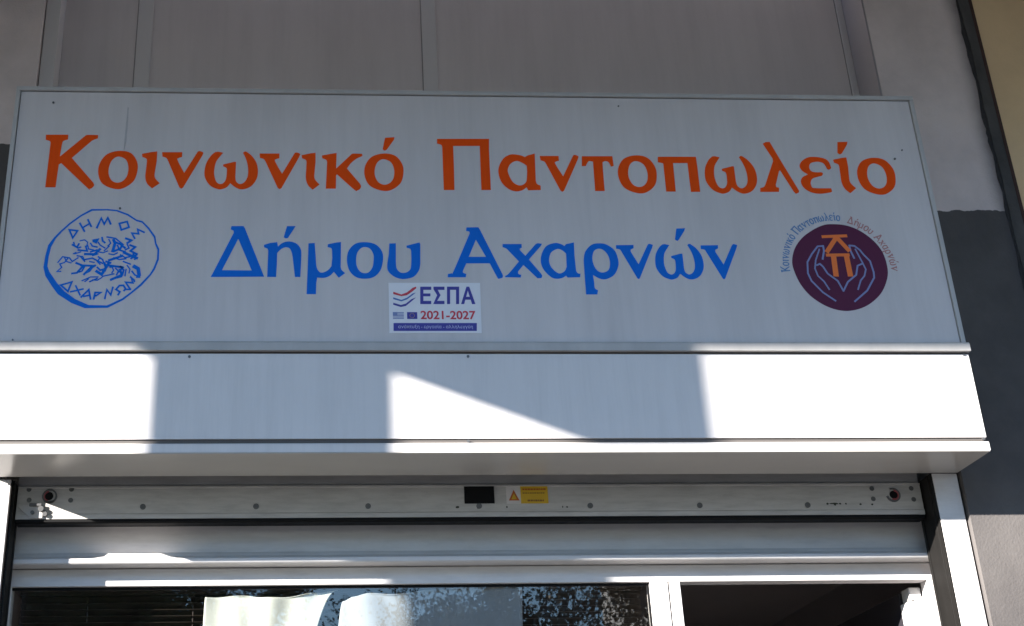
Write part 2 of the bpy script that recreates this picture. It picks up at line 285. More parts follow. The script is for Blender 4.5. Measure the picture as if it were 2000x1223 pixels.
# ---------------------------------------------------------------- lettering outlines (tenths of a millimetre; L corner, C smooth)
GLYPH = {
 'K': ['L0,2155 L782,2164 L788,1970 C668,1925 C600,1824 L561,1273 L1395,2139 C1489,2163 L1834,2160 L1834,2026 C1658,1946 C1534,1823 L982,1222 L1803,242 C1839,134 C1762,26 L1689,0 C1611,36 L630,1011 L550,956 L514,48 L159,45 L191,1820 C156,1897 L9,1951'],
 'o': ['C658,1503 C1063,1430 C1301,1124 C1361,753 C1247,297 C888,3 C531,0 C160,201 C0,589 C27,1003 C249,1356', 'C673,1272 C929,1143 C1034,838 C1007,511 C870,294 C666,227 C471,333 C359,592 C366,897 C472,1160'],
 'i': ['L0,1378 L349,1459 L529,1483 L531,1098 C495,704 C487,508 C531,379 L683,207 L429,0 C249,182 C168,440 C177,788 L189,1073 C164,1182 L17,1257'],
 'v': ['L0,1454 L708,1461 L707,1263 C594,1228 C561,1129 L813,629 L1218,1422 C1272,1500 C1368,1501 L1456,1447 L1422,1336 L801,44 L737,0 L668,53 L217,1126 C155,1224 L19,1278'],
 'w': ['L456,1507 L631,1464 C539,1331 C394,1087 C340,736 C368,475 C442,280 C568,206 C689,261 C769,435 L788,740 C766,849 L649,914 L646,991 L1045,1104 L1099,1094 L1092,481 C1126,308 C1261,212 C1412,289 C1512,485 C1534,747 C1498,1032 C1424,1273 L1333,1472 L1399,1528 L1457,1517 C1654,1342 C1823,1057 C1879,729 C1838,423 C1682,161 C1476,30 C1267,6 C1074,102 L918,241 C809,89 C660,12 C508,0 C238,127 C58,385 C0,646 C52,1040 C212,1350 L361,1495'],
 'k': ['L0,1402 L378,1484 L523,1508 L502,877 L1037,1446 C1115,1491 L1426,1483 L1444,1395 C1230,1282 C1034,1103 L888,881 L1345,272 C1382,164 C1333,55 L1237,0 C1141,32 L530,647 L501,592 L490,70 L136,67 L184,1139 C145,1227 L10,1292'],
 'a1': ['L97,527 L440,554 L418,452 L156,45 C77,0 L0,55'],
 'P': ['L7,2081 L1890,2101 L1865,1639 L1848,14 L1509,11 L1539,1804 L576,1794 L571,958 L551,3 L174,0 L181,1745 C145,1834 L0,1889'],
 'a': ['C623,1502 C857,1460 L991,1394 L1093,1462 L1355,1543 L1339,1019 L1320,444 C1350,313 L1478,237 L1475,62 L1021,47 L971,167 C807,46 C571,0 C306,107 C88,367 C0,719 C35,1006 C200,1319 C425,1478', 'C686,1235 C896,1148 L1036,1038 L1031,794 C988,441 C881,287 C703,241 C497,371 C376,634 C341,876 C463,1122'],
 't': ['L33,1414 L1143,1425 L1155,1022 L1054,999 C982,1177 C867,1221 L764,1175 L750,796 L738,3 L395,0 L414,1015 L420,1194 C273,1215 C185,1102 L148,1013 L0,1011'],
 'p': ['L24,1423 L1421,1437 L1424,966 L1407,3 L1071,0 L1081,1176 L553,1170 L541,713 L521,6 L177,4 L194,1066 C174,1156 L0,1199'],
 'l': ['L370,2053 L481,2123 L635,2136 L846,1581 L1426,111 L1395,45 L1289,0 L1223,88 L854,951 L811,928 L609,370 C615,270 L709,238 L685,72 L0,66 L22,221 C157,266 L218,344 L649,1330 L645,1443'],
 'e': ['L1206,1051 L1114,983 L1041,1027 C1002,1161 C920,1273 C726,1316 C495,1258 C402,1111 C427,954 C556,883 L816,879 C867,824 L813,734 C645,688 C454,619 C363,485 C359,329 C453,230 L1070,225 L1088,92 L1023,58 C635,0 C325,53 C92,216 C0,459 C81,660 L310,785 C122,929 C53,1130 C165,1334 C432,1494 C736,1509 C1028,1444 C1166,1298'],
 'a2': ['L74,513 L453,529 L411,402 L168,46 C80,0 L0,67'],
 'D': ['L650,1932 L1062,1934 L1111,1861 L1813,18 L0,0 L60,122 L732,1670 C720,1754 L625,1805', 'L897,1442 L1383,250 L377,255'],
 'h': ['L0,1210 L213,1284 L456,1317 L486,1151 L587,1255 C736,1329 C923,1340 C1130,1258 C1262,1072 C1292,824 L1262,5 L1077,4 L995,740 C946,967 C870,1091 C739,1121 C590,1048 L462,902 L459,491 L439,1 L135,0 L153,983 C124,1066 L11,1117'],
 'a3': ['L107,472 L408,474 L150,21 C75,0 L0,41'],
 'm': ['L53,1911 L269,1924 L303,1446 C337,1019 C434,831 C562,808 C734,903 L841,1045 L874,1354 L864,1664 C831,1736 L713,1771 L723,1879 L1038,1953 L1179,1966 L1163,1023 C1195,905 L1313,788 L1097,611 L927,833 C798,692 C605,609 L359,619 L328,408 L319,1 L0,0 L36,1112'],
 'O': ['C635,1385 C992,1304 C1213,1035 C1244,704 C1144,313 C916,67 C599,0 C303,64 C81,308 C0,677 C59,1049 C296,1321', 'C633,1198 C801,1136 C911,929 C917,702 C875,434 C751,250 C602,208 C453,269 C344,452 C318,699 C358,968 C482,1145'],
 'u': ['L92,1339 L318,1351 L303,666 C325,398 C434,255 C564,225 C715,277 C812,421 L841,772 L839,1062 C804,1145 L691,1175 L684,1259 L1141,1387 L1167,1314 L1145,567 C1090,320 C916,94 C689,11 C465,0 C225,91 C42,274 C0,499 L65,933'],
 'A': ['L732,1952 L1153,1965 L1214,1849 L1894,185 C1917,103 C1885,31 L1789,0 C1716,41 L1481,575 L670,571 L545,302 C542,220 L652,169 L628,46 L0,43 L14,166 C147,198 C226,301 L836,1720 C820,1793 L716,1814', 'L1044,1479 L1362,823 L766,819'],
 'x': ['L7,1300 L673,1304 L674,1168 C595,1115 L628,1032 L778,856 L1159,1297 C1238,1339 L1390,1319 L1346,1235 L892,711 L1282,175 C1314,93 L1280,11 L1147,0 L689,502 L485,254 C498,161 L590,131 L565,28 L20,36 L32,87 C160,180 L537,636 L157,1102 C102,1144 L0,1185'],
 'b': ['C549,1366 C767,1319 L871,1247 L921,1320 L1214,1394 L1196,886 L1204,312 C1251,217 L1348,193 L1326,63 L889,49 L840,120 C713,36 C514,0 C322,58 C100,307 C0,592 C45,928 C232,1243', 'C621,1137 C792,1077 L904,957 L887,453 C798,286 C617,202 C450,308 C322,498 C295,738 C391,1003'],
 'r': ['C639,1948 C899,1889 C1145,1672 C1235,1335 C1208,1047 C1036,736 C759,580 C541,591 L302,733 L319,425 C325,236 L426,154 L391,1 L0,0 L3,424 L19,1281 C102,1618 C346,1886', 'C599,1742 C769,1670 C904,1454 C933,1165 C856,926 C672,830 C501,876 C375,1067 C333,1354 C413,1644'],
 'n': ['L7,1302 L628,1316 L621,1189 C518,1136 L507,1052 L735,571 L1121,1308 C1186,1362 L1316,1320 L1284,1225 L723,31 L671,0 L630,51 L179,1050 C131,1134 L0,1165'],
 'a4': ['L97,479 L409,491 L379,406 L145,53 C81,0 L0,52'],
}
PLACE = [(0, 'K', 0.1205, 3.8403, 1, 1), (0, 'o', 0.3151, 3.8425, 1, 1), (0, 'i', 0.4628, 3.8436, 1, 1), (0, 'v', 0.5331, 3.8434, 1, 1), (0, 'w', 0.685, 3.8423, 1, 1), (0, 'v', 0.8771, 3.8442, 0.994, 0.982), (0, 'i', 1.0263, 3.8431, 0.937, 1.005), (0, 'k', 1.0987, 3.841, 1, 1), (0, 'o', 1.2499, 3.8429, 1.018, 0.987), (0, 'a1', 1.3155, 4.0036, 1, 1), (1, 'P', 1.5122, 3.8458, 1, 1), (1, 'a', 1.7279, 3.8425, 1, 1), (1, 'v', 1.8809, 3.8419, 0.969, 0.998), (1, 't', 2.0307, 3.8461, 1, 1), (1, 'o', 2.1599, 3.8408, 1.025, 1.012), (1, 'p', 2.3085, 3.8457, 1, 1), (1, 'w', 2.4741, 3.8401, 1.01, 1.011), (1, 'l', 2.6677, 3.8411, 1, 1), (1, 'e', 2.8223, 3.8419, 1, 1), (1, 'i', 2.9557, 3.845, 0.96, 0.995), (1, 'a2', 2.9767, 4.005, 1, 1), (1, 'o', 3.0358, 3.8424, 1.024, 0.992), (2, 'D', 0.7215, 3.5052, 1, 1), (2, 'h', 0.8995, 3.506, 1, 1), (2, 'a3', 0.9672, 3.6524, 1, 1), (2, 'm', 1.0473, 3.4428, 1, 1), (2, 'O', 1.1849, 3.5009, 1, 1), (2, 'u', 1.323, 3.5008, 1, 1), (3, 'A', 1.5298, 3.5033, 1, 1), (3, 'x', 1.7259, 3.5049, 1, 1), (3, 'b', 1.8562, 3.5035, 1, 1), (3, 'r', 2.0041, 3.445, 1, 1), (3, 'n', 2.1243, 3.5032, 0.999, 0.996), (3, 'w', 2.2567, 3.5028, 0.907, 0.897), (3, 'a4', 2.3364, 3.6512, 1, 1), (3, 'n', 2.4239, 3.5035, 1, 1)]
RING = ['L3022,37609 L3583,37613 L3915,37578 L4288,37431 L4598,37210 L4799,37156 L5045,36898 L5276,36568 L5323,36311 L5433,36092 L5438,35693 L5327,35332 L5209,35116 L4909,34723 L4604,34438 L4331,34191 L4023,34015 L3839,33909 L3075,33890 L2614,34080 L2142,34394 L1926,34676 L1668,35065 L1575,35386 L1601,35818 L1663,36217 L1833,36510 L2039,36768 L2309,37065 L2677,37383', 'L3060,37546 L3553,37564 L3885,37529 L4258,37375 L4602,37147 L4787,37093 L4997,36861 L5223,36530 L5276,36274 L5370,36056 L5372,35711 L5267,35368 L5159,35152 L4857,34776 L4569,34491 L4295,34254 L3986,34085 L3801,33993 L3194,34005 L2731,34221 L2357,34501 L2074,34818 L1800,35208 L1707,35422 L1717,35782 L1767,36145 L1901,36473 L2106,36750 L2361,37028 L2714,37334']
SEALTXT = [[0.0065, [(0.2329,3.6806), (0.261,3.6771), (0.2469,3.6495), (0.2329,3.6806)]], [0.0065, [(0.2662,3.7067), (0.2851,3.6744)]], [0.0065, [(0.2927,3.7206), (0.3066,3.6929)]], [0.0059, [(0.2765,3.6883), (0.3004,3.7051)]], [0.0072, [(0.3256,3.6879), (0.3383,3.7257), (0.3498,3.7028), (0.3606,3.7278), (0.3721,3.703)]], [0.0065, [(0.4015,3.7058), (0.4274,3.7134), (0.4353,3.6912), (0.4097,3.6811), (0.4015,3.7058)]], [0.0065, [(0.489,3.672), (0.4653,3.684), (0.4697,3.6667), (0.4465,3.6691), (0.4577,3.6482)]], [0.0065, [(0.221,3.473), (0.2569,3.4848), (0.2469,3.4501), (0.221,3.473)]], [0.0059, [(0.255,3.4484), (0.2974,3.4591)]], [0.0059, [(0.2708,3.4714), (0.2886,3.4362)]], [0.0065, [(0.2917,3.4285), (0.3158,3.4567), (0.3242,3.4215)]], [0.0059, [(0.2995,3.4316), (0.3205,3.4363)]], [0.0065, [(0.3344,3.4216), (0.3377,3.4462), (0.3569,3.4463), (0.3399,3.4335)]], [0.0065, [(0.3714,3.4231), (0.3761,3.457), (0.3903,3.4372), (0.3953,3.4666)]], [0.0065, [(0.4143,3.4373), (0.4199,3.449), (0.4065,3.4578), (0.4168,3.472), (0.4303,3.4728), (0.4385,3.4597), (0.4326,3.4526)]], [0.0059, [(0.4563,3.458), (0.4386,3.4579)]], [0.0065, [(0.453,3.4597), (0.437,3.4845), (0.4613,3.4821), (0.4535,3.5042), (0.4668,3.4864)]]]
SEALFIG = [[0.0072, [(0.2473,3.624), (0.2643,3.615), (0.2698,3.6277)]], [0.0046, [(0.2722,3.6387), (0.2882,3.6425), (0.2986,3.6334), (0.2954,3.6115)]], [0.0131, [(0.3178,3.639), (0.329,3.6416), (0.3253,3.6335)]], [0.0072, [(0.3462,3.652), (0.3487,3.6392), (0.3574,3.6319)]], [0.0059, [(0.3624,3.6539), (0.3922,3.6486), (0.4199,3.625)]], [0.0118, [(0.386,3.643), (0.3918,3.6303), (0.3857,3.5993)]], [0.0085, [(0.389,3.5993), (0.411,3.6103), (0.4167,3.6231)]], [0.0085, [(0.4265,3.6488), (0.4466,3.6416), (0.4326,3.6305)]], [0.0078, [(0.4428,3.6233), (0.4612,3.6161), (0.4458,3.6014), (0.4694,3.5888)]], [0.0111, [(0.4234,3.5959), (0.4486,3.5833), (0.4703,3.5743)]], [0.0072, [(0.4492,3.5724), (0.4679,3.587)]], [0.0072, [(0.2684,3.6041), (0.2995,3.6006), (0.2932,3.6188)]], [0.0098, [(0.2923,3.589), (0.3248,3.5881), (0.3428,3.6081)]], [0.0065, [(0.3111,3.5971), (0.3333,3.6044)]], [0.0046, [(0.3563,3.6009), (0.373,3.6192)]], [0.0059, [(0.3384,3.5791), (0.3538,3.5683), (0.3636,3.5432)]], [0.0092, [(0.375,3.5655), (0.4209,3.5831)]], [0.0059, [(0.2939,3.568), (0.3193,3.5736), (0.3548,3.5539)]], [0.0052, [(0.2043,3.5568), (0.2186,3.5785), (0.2383,3.5749), (0.2268,3.5569), (0.2112,3.5514), (0.2187,3.5389), (0.2039,3.5227), (0.2173,3.5238)]], [0.0052, [(0.2415,3.575), (0.2524,3.5606), (0.2713,3.5751)]], [0.0085, [(0.2657,3.5553), (0.2908,3.5446), (0.2718,3.5194)]], [0.0072, [(0.2544,3.5158), (0.2718,3.5187)]], [0.0085, [(0.2826,3.5464), (0.3215,3.5448), (0.2949,3.5124)]], [0.0085, [(0.3096,3.5303), (0.331,3.5466)]], [0.0111, [(0.3358,3.5251), (0.3545,3.5127), (0.3743,3.5522)]], [0.0078, [(0.3656,3.5612), (0.3822,3.5558)]], [0.0085, [(0.3731,3.5468), (0.4237,3.5399)]], [0.0072, [(0.4073,3.5183), (0.4253,3.5399)]], [0.0098, [(0.3864,3.4932), (0.4223,3.5112), (0.4145,3.5326)]], [0.0072, [(0.399,3.4986), (0.4227,3.5058)]], [0.0046, [(0.2902,3.4892), (0.3181,3.5036), (0.3438,3.5037)]], [0.0059, [(0.3162,3.4858), (0.341,3.4983)]], [0.0052, [(0.3566,3.5055), (0.3962,3.5154)]], [0.0059, [(0.424,3.5615), (0.4489,3.5515)]], [0.0052, [(0.4355,3.5327), (0.4332,3.5077)]], [0.0144, [(0.4608,3.5436), (0.4759,3.5347), (0.4805,3.5114)]], [0.0085, [(0.4728,3.5043), (0.4832,3.5043)]], [0.0072, [(0.4519,3.5042), (0.4655,3.4917)]], [0.0052, [(0.2802,3.577), (0.2944,3.5608)]], [0.0046, [(0.2582,3.5895), (0.2787,3.5969)]]]
DISC = 'C29095,37201 C29587,37153 C30051,36945 C30481,36549 C30729,36083 C30790,35512 C30690,35053 C30381,34527 C29883,34109 C29360,33901 C28871,33875 C28380,34036 C27917,34379 C27625,34795 C27467,35250 C27422,35709 C27580,36208 C27910,36642 C28359,36970 C28754,37155'
KP = [[0.0113, [(2.8641,3.67), (2.9544,3.6742)]], [0.0156, [(2.9159,3.6685), (2.8716,3.61)]], [0.0156, [(2.9173,3.6667), (2.9533,3.6148)]], [0.0113, [(2.868,3.5982), (2.9507,3.5997)]], [0.0188, [(2.8934,3.5983), (2.8899,3.5179)]], [0.0188, [(2.9396,3.5986), (2.9411,3.5181)]]]
HAND = [[0.0063, [(2.873,3.4237), (2.8334,3.4554), (2.7997,3.4989), (2.7913,3.5287), (2.7963,3.5712), (2.8178,3.6033), (2.8421,3.6321), (2.8623,3.634)]], [0.0069, [(2.8623,3.634), (2.8624,3.6143), (2.8524,3.5828)]], [0.0056, [(2.847,3.6213), (2.827,3.5784), (2.8193,3.5465), (2.8256,3.5183), (2.8435,3.4973), (2.8574,3.4666)]], [0.0063, [(2.8272,3.5589), (2.8395,3.5643), (2.8493,3.5537), (2.8614,3.5273), (2.8927,3.4993), (2.9065,3.4609)]], [0.0063, [(2.9399,3.4218), (2.991,3.463), (3.0243,3.5121), (3.0264,3.5333), (3.0208,3.5758), (3.0021,3.6007), (2.9919,3.6186), (2.9749,3.6346), (2.9569,3.6363)]], [0.0069, [(2.9569,3.6363), (2.9582,3.6148), (2.966,3.587)]], [0.0056, [(2.976,3.6221), (2.9931,3.5686), (3.0003,3.5438), (2.991,3.519), (2.9748,3.5014), (2.9591,3.467)]], [0.0063, [(2.9892,3.565), (2.9732,3.5578), (2.9621,3.5224), (2.9281,3.4959), (2.9065,3.4609)]]]
WAVES = [['r', [(1.3418,3.4521), (1.3694,3.4422), (1.3888,3.4502), (1.4085,3.467), (1.4202,3.4713), (1.421,3.466), (1.4081,3.4545), (1.3885,3.4398), (1.3692,3.436), (1.3416,3.4438)]], ['b', [(1.3413,3.4313), (1.3689,3.422), (1.3883,3.4304), (1.4079,3.4461), (1.4186,3.4493), (1.4077,3.4398), (1.3881,3.4242), (1.3688,3.4168), (1.3412,3.425)]], ['n', [(1.3409,3.4115), (1.3665,3.4033), (1.3839,3.4086), (1.4035,3.4252), (1.419,3.4315), (1.4052,3.419), (1.3837,3.4003), (1.3664,3.3961), (1.3408,3.4043)]]]
ESPA = [[(1.4346,3.4713), (1.4722,3.4715), (1.4718,3.4599), (1.4449,3.4598), (1.4444,3.4462), (1.4685,3.4463), (1.4681,3.4359), (1.4441,3.4358), (1.4436,3.4187), (1.4704,3.4188), (1.4701,3.4072), (1.4327,3.4071)], [(1.4799,3.4715), (1.5176,3.4717), (1.5171,3.4601), (1.494,3.46), (1.5029,3.4402), (1.4906,3.4189), (1.5156,3.419), (1.5151,3.4073), (1.4768,3.4072), (1.4914,3.4401), (1.4796,3.4621)], [(1.5263,3.4717), (1.5678,3.4719), (1.5651,3.4075), (1.5545,3.4074), (1.5567,3.4603), (1.5364,3.4602), (1.5343,3.4074), (1.5238,3.4073)]]
ESPA_A = [[(1.593,3.472), (1.6026,3.472), (1.6209,3.4076), (1.6093,3.4076), (1.6053,3.4238), (1.587,3.4238), (1.5824,3.4075), (1.5718,3.4075)], [(1.5971,3.4573), (1.6028,3.4343), (1.5903,3.4342)]]
SEALFIG += [(0.0059, [(0.2514, 3.6331), (0.2559, 3.6185), (0.2678, 3.6113), (0.2773, 3.615)]), (0.0052, [(0.2995, 3.6224), (0.3038, 3.6079), (0.3203, 3.6044)]), (0.0059, [(0.3087, 3.6298), (0.316, 3.6189), (0.3325, 3.6153)]), (0.0052, [(0.3345, 3.6336), (0.3418, 3.6227), (0.3588, 3.6119)]), (0.0052, [(0.3696, 3.6448), (0.3771, 3.6302), (0.3681, 3.6192)]), (0.0085, [(0.3932, 3.6339), (0.41, 3.6267), (0.4272, 3.6122)]), (0.0072, [(0.4004, 3.623), (0.4081, 3.6049), (0.4281, 3.5977)]), (0.0059, [(0.4328, 3.6269), (0.4403, 3.6123), (0.4277, 3.605)]), (0.0065, [(0.4546, 3.5906), (0.4651, 3.5798), (0.4625, 3.5689)]), (0.0059, [(0.4126, 3.5867), (0.4295, 3.5759), (0.4455, 3.5796)]), (0.0046, [(0.3371, 3.5972), (0.3536, 3.5937), (0.3693, 3.601)]), (0.0052, [(0.3733, 3.5901), (0.3898, 3.5866), (0.4023, 3.5939)]), (0.0046, [(0.3187, 3.5826), (0.3376, 3.5899)]), (0.0052, [(0.2668, 3.5823), (0.2865, 3.5788), (0.2944, 3.5608)]), (0.0046, [(0.2533, 3.5895), (0.2626, 3.595)]), (0.0046, [(0.2254, 3.5749), (0.233, 3.5605), (0.2496, 3.5552)]), (0.0059, [(0.2958, 3.5428), (0.2875, 3.5249), (0.2781, 3.5213)]), (0.0065, [(0.3219, 3.5394), (0.3133, 3.525), (0.2978, 3.516)]), (0.0072, [(0.338, 3.5394), (0.3485, 3.5287), (0.3611, 3.5324)]), (0.0065, [(0.3594, 3.5575), (0.3701, 3.5432), (0.3649, 3.5252)]), (0.0052, [(0.3863, 3.5433), (0.3937, 3.5289), (0.388, 3.5182)]), (0.0059, [(0.3997, 3.5362), (0.4101, 3.5254), (0.4046, 3.5111)]), (0.0072, [(0.4154, 3.5434), (0.4277, 3.5291), (0.424, 3.5112)]), (0.0052, [(0.4378, 3.5471), (0.4485, 3.5328), (0.4461, 3.5184)]), (0.0065, [(0.4554, 3.5256), (0.466, 3.5114), (0.4759, 3.5078)]), (0.0046, [(0.3253, 3.4929), (0.3415, 3.4912), (0.3568, 3.502)]), (0.0046, [(0.3001, 3.4857), (0.3122, 3.4964)]), (0.0059, [(0.3906, 3.5757), (0.4105, 3.5686), (0.433, 3.5723)]), (0.0052, [(0.3451, 3.5755), (0.3365, 3.561), (0.3469, 3.5503)]), (0.0046, [(0.3106, 3.5609), (0.327, 3.5574)]), (0.0052, [(0.38, 3.5396), (0.3992, 3.5433)])]
D = 0.255                      # plane of the door jambs (sign and box face stand at y = 0)
ZB = 2.8877                    # underside of the shutter box
# ---------------------------------------------------------------- ground
def sheet(name, x0, x1, y0, y1, z, m):
    b = MB(); b.box(x0, x1, y0, y1, z - 0.12, z); return struct(b.build(name, m))
sheet('ground', -400, 400, -600, 300, -0.17, M_GROUND)
sheet('road', -60, 60, -12.0, -5.0, -0.12, M_ASPH)
b = MB(); b.box(-60, 60, -4.8, 6.0, -0.3, 0.0); struct(b.build('pavement', M_PAVE))
b = MB(); b.box(-60, 60, -5.0, -4.802, -0.3, 0.004, 0.01); struct(b.build('kerb', M_KERB))
b = MB(); b.box(-60, 60, -22.0, -12.0, -0.3, 0.0); struct(b.build('far_pavement', M_PAVE))

# ---------------------------------------------------------------- the building that carries the shop
bld = thing('shop_building', 'pale plastered shop building with a dark grey painted wall base, around the sign', 'building', (1.65, 0.4, 0))
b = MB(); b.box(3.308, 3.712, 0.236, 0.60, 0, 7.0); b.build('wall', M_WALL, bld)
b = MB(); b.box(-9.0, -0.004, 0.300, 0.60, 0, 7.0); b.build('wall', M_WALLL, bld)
b = MB(); b.box(-0.004, 3.308, 0.4805, 0.60, 2.63, 7.0); b.build('lintel_wall', M_SLAB, bld)
seams = (0.0, 0.352, 1.512, 3.308)                      # infill boards above the sign and their joint covers
for i in range(3):
    b = MB(); b.box(seams[i] + 0.0005, seams[i + 1] - 0.0005, 0.421, 0.4695, 3.6, 7.0); b.build('infill_panel', M_PANEL, bld)
for x0, x1, yy in ((0.352, 0.412, 0.4165), (1.512, 1.570, 0.4165), (3.274, 3.2998, 0.412), (0.0005, 0.056, 0.322)):
    b = MB(); b.box(x0, x1, yy, 0.4205, 3.6, 7.0, 0.0012); b.build('cover_strip', M_STRIP, bld)
MB().box(3.3000, 3.3075, 0.2375, 0.4115, 3.6, 7.0).build('reveal_shade_strip', M_REVEAL_SHADE, bld)  # added dark grey strip: shade of the right reveal put into its colour
for x in (0.348, 1.508, 3.270):
    MB().box(x, x + 0.0038, 0.4185, 0.4206, 3.6, 7.0).build('board_joint', M_JNT, bld)
# roofed passage in front: slab, cross beam and the pillar below it, all left of or above the picture
b = MB(); b.box(-9.0, 9.0, -3.125, 0.235, 5.21, 5.5); b.build('ceiling_slab', M_SLAB, bld)
b = MB(); b.box(-2.98, -2.575, -3.0, 0.249, 4.806, 5.209); b.build('ceiling_beam', M_SLAB, bld)
b = MB(); b.box(-2.975, -2.603, -2.38, -2.112, 0.0, 4.805); b.build('pillar', M_SLAB, bld)
# dark room behind the glass
b = MB()
b.box(-0.3, 3.6, 4.0, 4.1, 0.004, 2.9); b.box(-0.4, -0.3, 0.61, 4.1, 0.004, 2.9); b.box(3.6, 3.7, 0.61, 4.1, 0.004, 2.9)
b.box(-0.4, 3.7, 0.61, 4.1, 2.9, 3.0); b.box(2.86, 2.92, 2.6, 2.66, 0.004, 2.9); b.box(-0.3, 3.6, 0.61, 4.0, 0.004, 0.01)
b.build('interior_room', M_ROOM, bld)

# joint between the two buildings: bitumen filler with a torn left edge, mortar face, brown edge
rnd = random.Random(3)
def torn(xc, amp, z0, z1, step, yf, yb, xr, m, name, pts=None):
    L = []; z = z0; off = 0
    while z < z1:
        off = 0.72 * off + rnd.uniform(-amp, amp); L.append((xc + off, z)); z += step * rnd.uniform(0.6, 1.4)
    b = MB()
    b.prism([(xr, z0)] + [(xr, z1)] + L[::-1], yf, yb); return b.build(name, m, bld)
torn(3.693, 0.0042, 0.0, 7.0, 0.028, 0.2330, 0.30, 3.722, M_JOINT, 'joint_filler')
torn(3.704, 0.0025, 0.0, 7.0, 0.035, 0.2290, 0.30, 3.746, M_JGREY, 'joint_mortar')
b = MB(); b.box(3.7462, 3.760, 0.2275, 0.30, 0, 7.0, 0.002); b.build('joint_edge', M_JBROWN, bld)

nb = thing('neighbouring_building', 'ochre plastered wall of the next building, right of the dark joint', 'building', (6, 0.4, 0))
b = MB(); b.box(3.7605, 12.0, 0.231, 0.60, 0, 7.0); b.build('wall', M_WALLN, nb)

# ---------------------------------------------------------------- shutter box under the sign
box = thing('shutter_box', 'wide white metal roller shutter box striped with sun, under the sign', 'shutter box', (1.65, 0.1, 2.8877))
b = MB(); b.box(0.0, 3.3, 0.0, 0.012, 2.9335, 3.2260); b.build('front_panel', M_BOXALU, box)
b = MB(); b.box(0.0, 3.3, 0.0065, 0.012, 2.9185, 2.9333); b.build('joint_or_rail_shade', M_GROOVE, box)
MB().box(0.0, 3.3, 0.004, 0.012, 3.2262, 3.2384).build('joint_or_rail_shade', M_GROOVE, box)  # dark strip painting the shadow line below the sign's bottom rail
b = MB(); b.extrude_x([(-0.004, 2.8880), (-0.004, 2.9150), (0.000, 2.9183), (0.0118, 2.9183), (0.0118, 2.8880)], 0.0, 3.303); b.build('lower_edge', M_BOXALU, box)
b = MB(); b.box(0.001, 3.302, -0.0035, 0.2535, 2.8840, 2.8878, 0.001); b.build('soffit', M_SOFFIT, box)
for x in (0.0, 3.294):
    b = MB(); b.box(x + 0.0005, x + 0.0055, 0.0125, 0.4600 if x == 0 else 0.2352, 2.8882, 3.24); b.build('end_cap', M_BOXALU, box)
b = MB(); b.box(0.02, 3.28, 0.28, 0.31, 2.97, 3.30); b.box(0.02, 3.28, 0.30, 0.46, 3.30, 3.33); b.build('inner_casing', M_BLACK, box)
for x, z in ((1.5865, 3.2165), (1.5740, 2.9240), (0.6631, 3.2150), (3.284, 3.2250), (3.289, 2.9280)):
    b = MB(); b.disc_y(x, z, -0.0035, 0.007, 0.0048, 14, 0.0036); b.build('screw', M_SCREW, box)

# ---------------------------------------------------------------- sign
sign = thing('shop_sign', 'long white box sign with orange and blue Greek lettering and two round emblems', 'sign', (1.65, 0.1, 3.24))
b = MB(); b.box(0.0180, 3.2820, 0.003, 0.010, 3.262, 4.2335); b.build('panel', M_SIGN, sign)
b = MB(); b.box(0.004, 3.296, 0.011, 0.415, 3.242, 4.250); b.build('sign_body', M_ALU, sign)
MB().box(0.003, 3.297, 0.0102, 0.0108, 3.25, 4.249).build('panel_groove', M_GROOVE, sign)
fr = MB()
fr.box(0.0, 3.3, -0.004, 0.0101, 4.2370, 4.2535, 0.0015)
fr.box(0.0, 0.0150, -0.0035, 0.0101, 3.2660, 4.2368, 0.0015); fr.box(3.2850, 3.3, -0.0035, 0.0101, 3.2660, 4.2368, 0.0015)
fr.build('frame', M_TRIM, sign)
b = MB(); b.extrude_x([(-0.016, 3.2335), (-0.016, 3.2585), (-0.012, 3.2655), (0.0028, 3.2655), (0.0028, 3.2335)], -0.002, 3.3045); b.build('bottom_rail', M_TRIM, sign)

OUT = {k: [parse(q) for q in v] for k, v in GLYPH.items()}
WORDS = [[], [], [], []]
for wd, k, x0, z0, sx, sz in PLACE:
    for o in OUT[k]: WORDS[wd].append([(x0 + x * sx, z0 + z * sz) for x, z in o])
for i, wd in enumerate(WORDS):
    o = filled('lettering', wd, M_RED if i < 2 else M_BLUE, sign, 0.0022)
    o['label'] = ['orange word on the upper left', 'long orange word on the upper right', 'blue word on the lower left', 'blue word on the lower right'][i]
# coin emblem, drawn in blue line
seal = filled('coin_emblem', [parse(q) for q in RING], M_BLUE, sign, 0.0022); seal['label'] = 'blue line drawing of an old coin with a chariot'
b = MB()
for i, (wd, p) in enumerate(SEALTXT[:7]): b.ribbon(p, wd, 0.0022 - 0.0001 * (i % 6), 0.0029, 0.2)
b.build('coin_lettering', M_BLUE, seal)
b = MB()
for i, (wd, p) in enumerate(SEALTXT[7:]): b.ribbon(p, wd, 0.0022 - 0.0001 * (i % 6), 0.0029, 0.2)
b.build('coin_lettering', M_BLUE, seal)
b = MB()
for i, (wd, p) in enumerate(SEALFIG): b.ribbon(p, wd * 0.88, 0.0022 - 0.0001 * (i % 9), 0.0029, 0.3)
b.build('chariot_drawing', M_BLUE, seal)
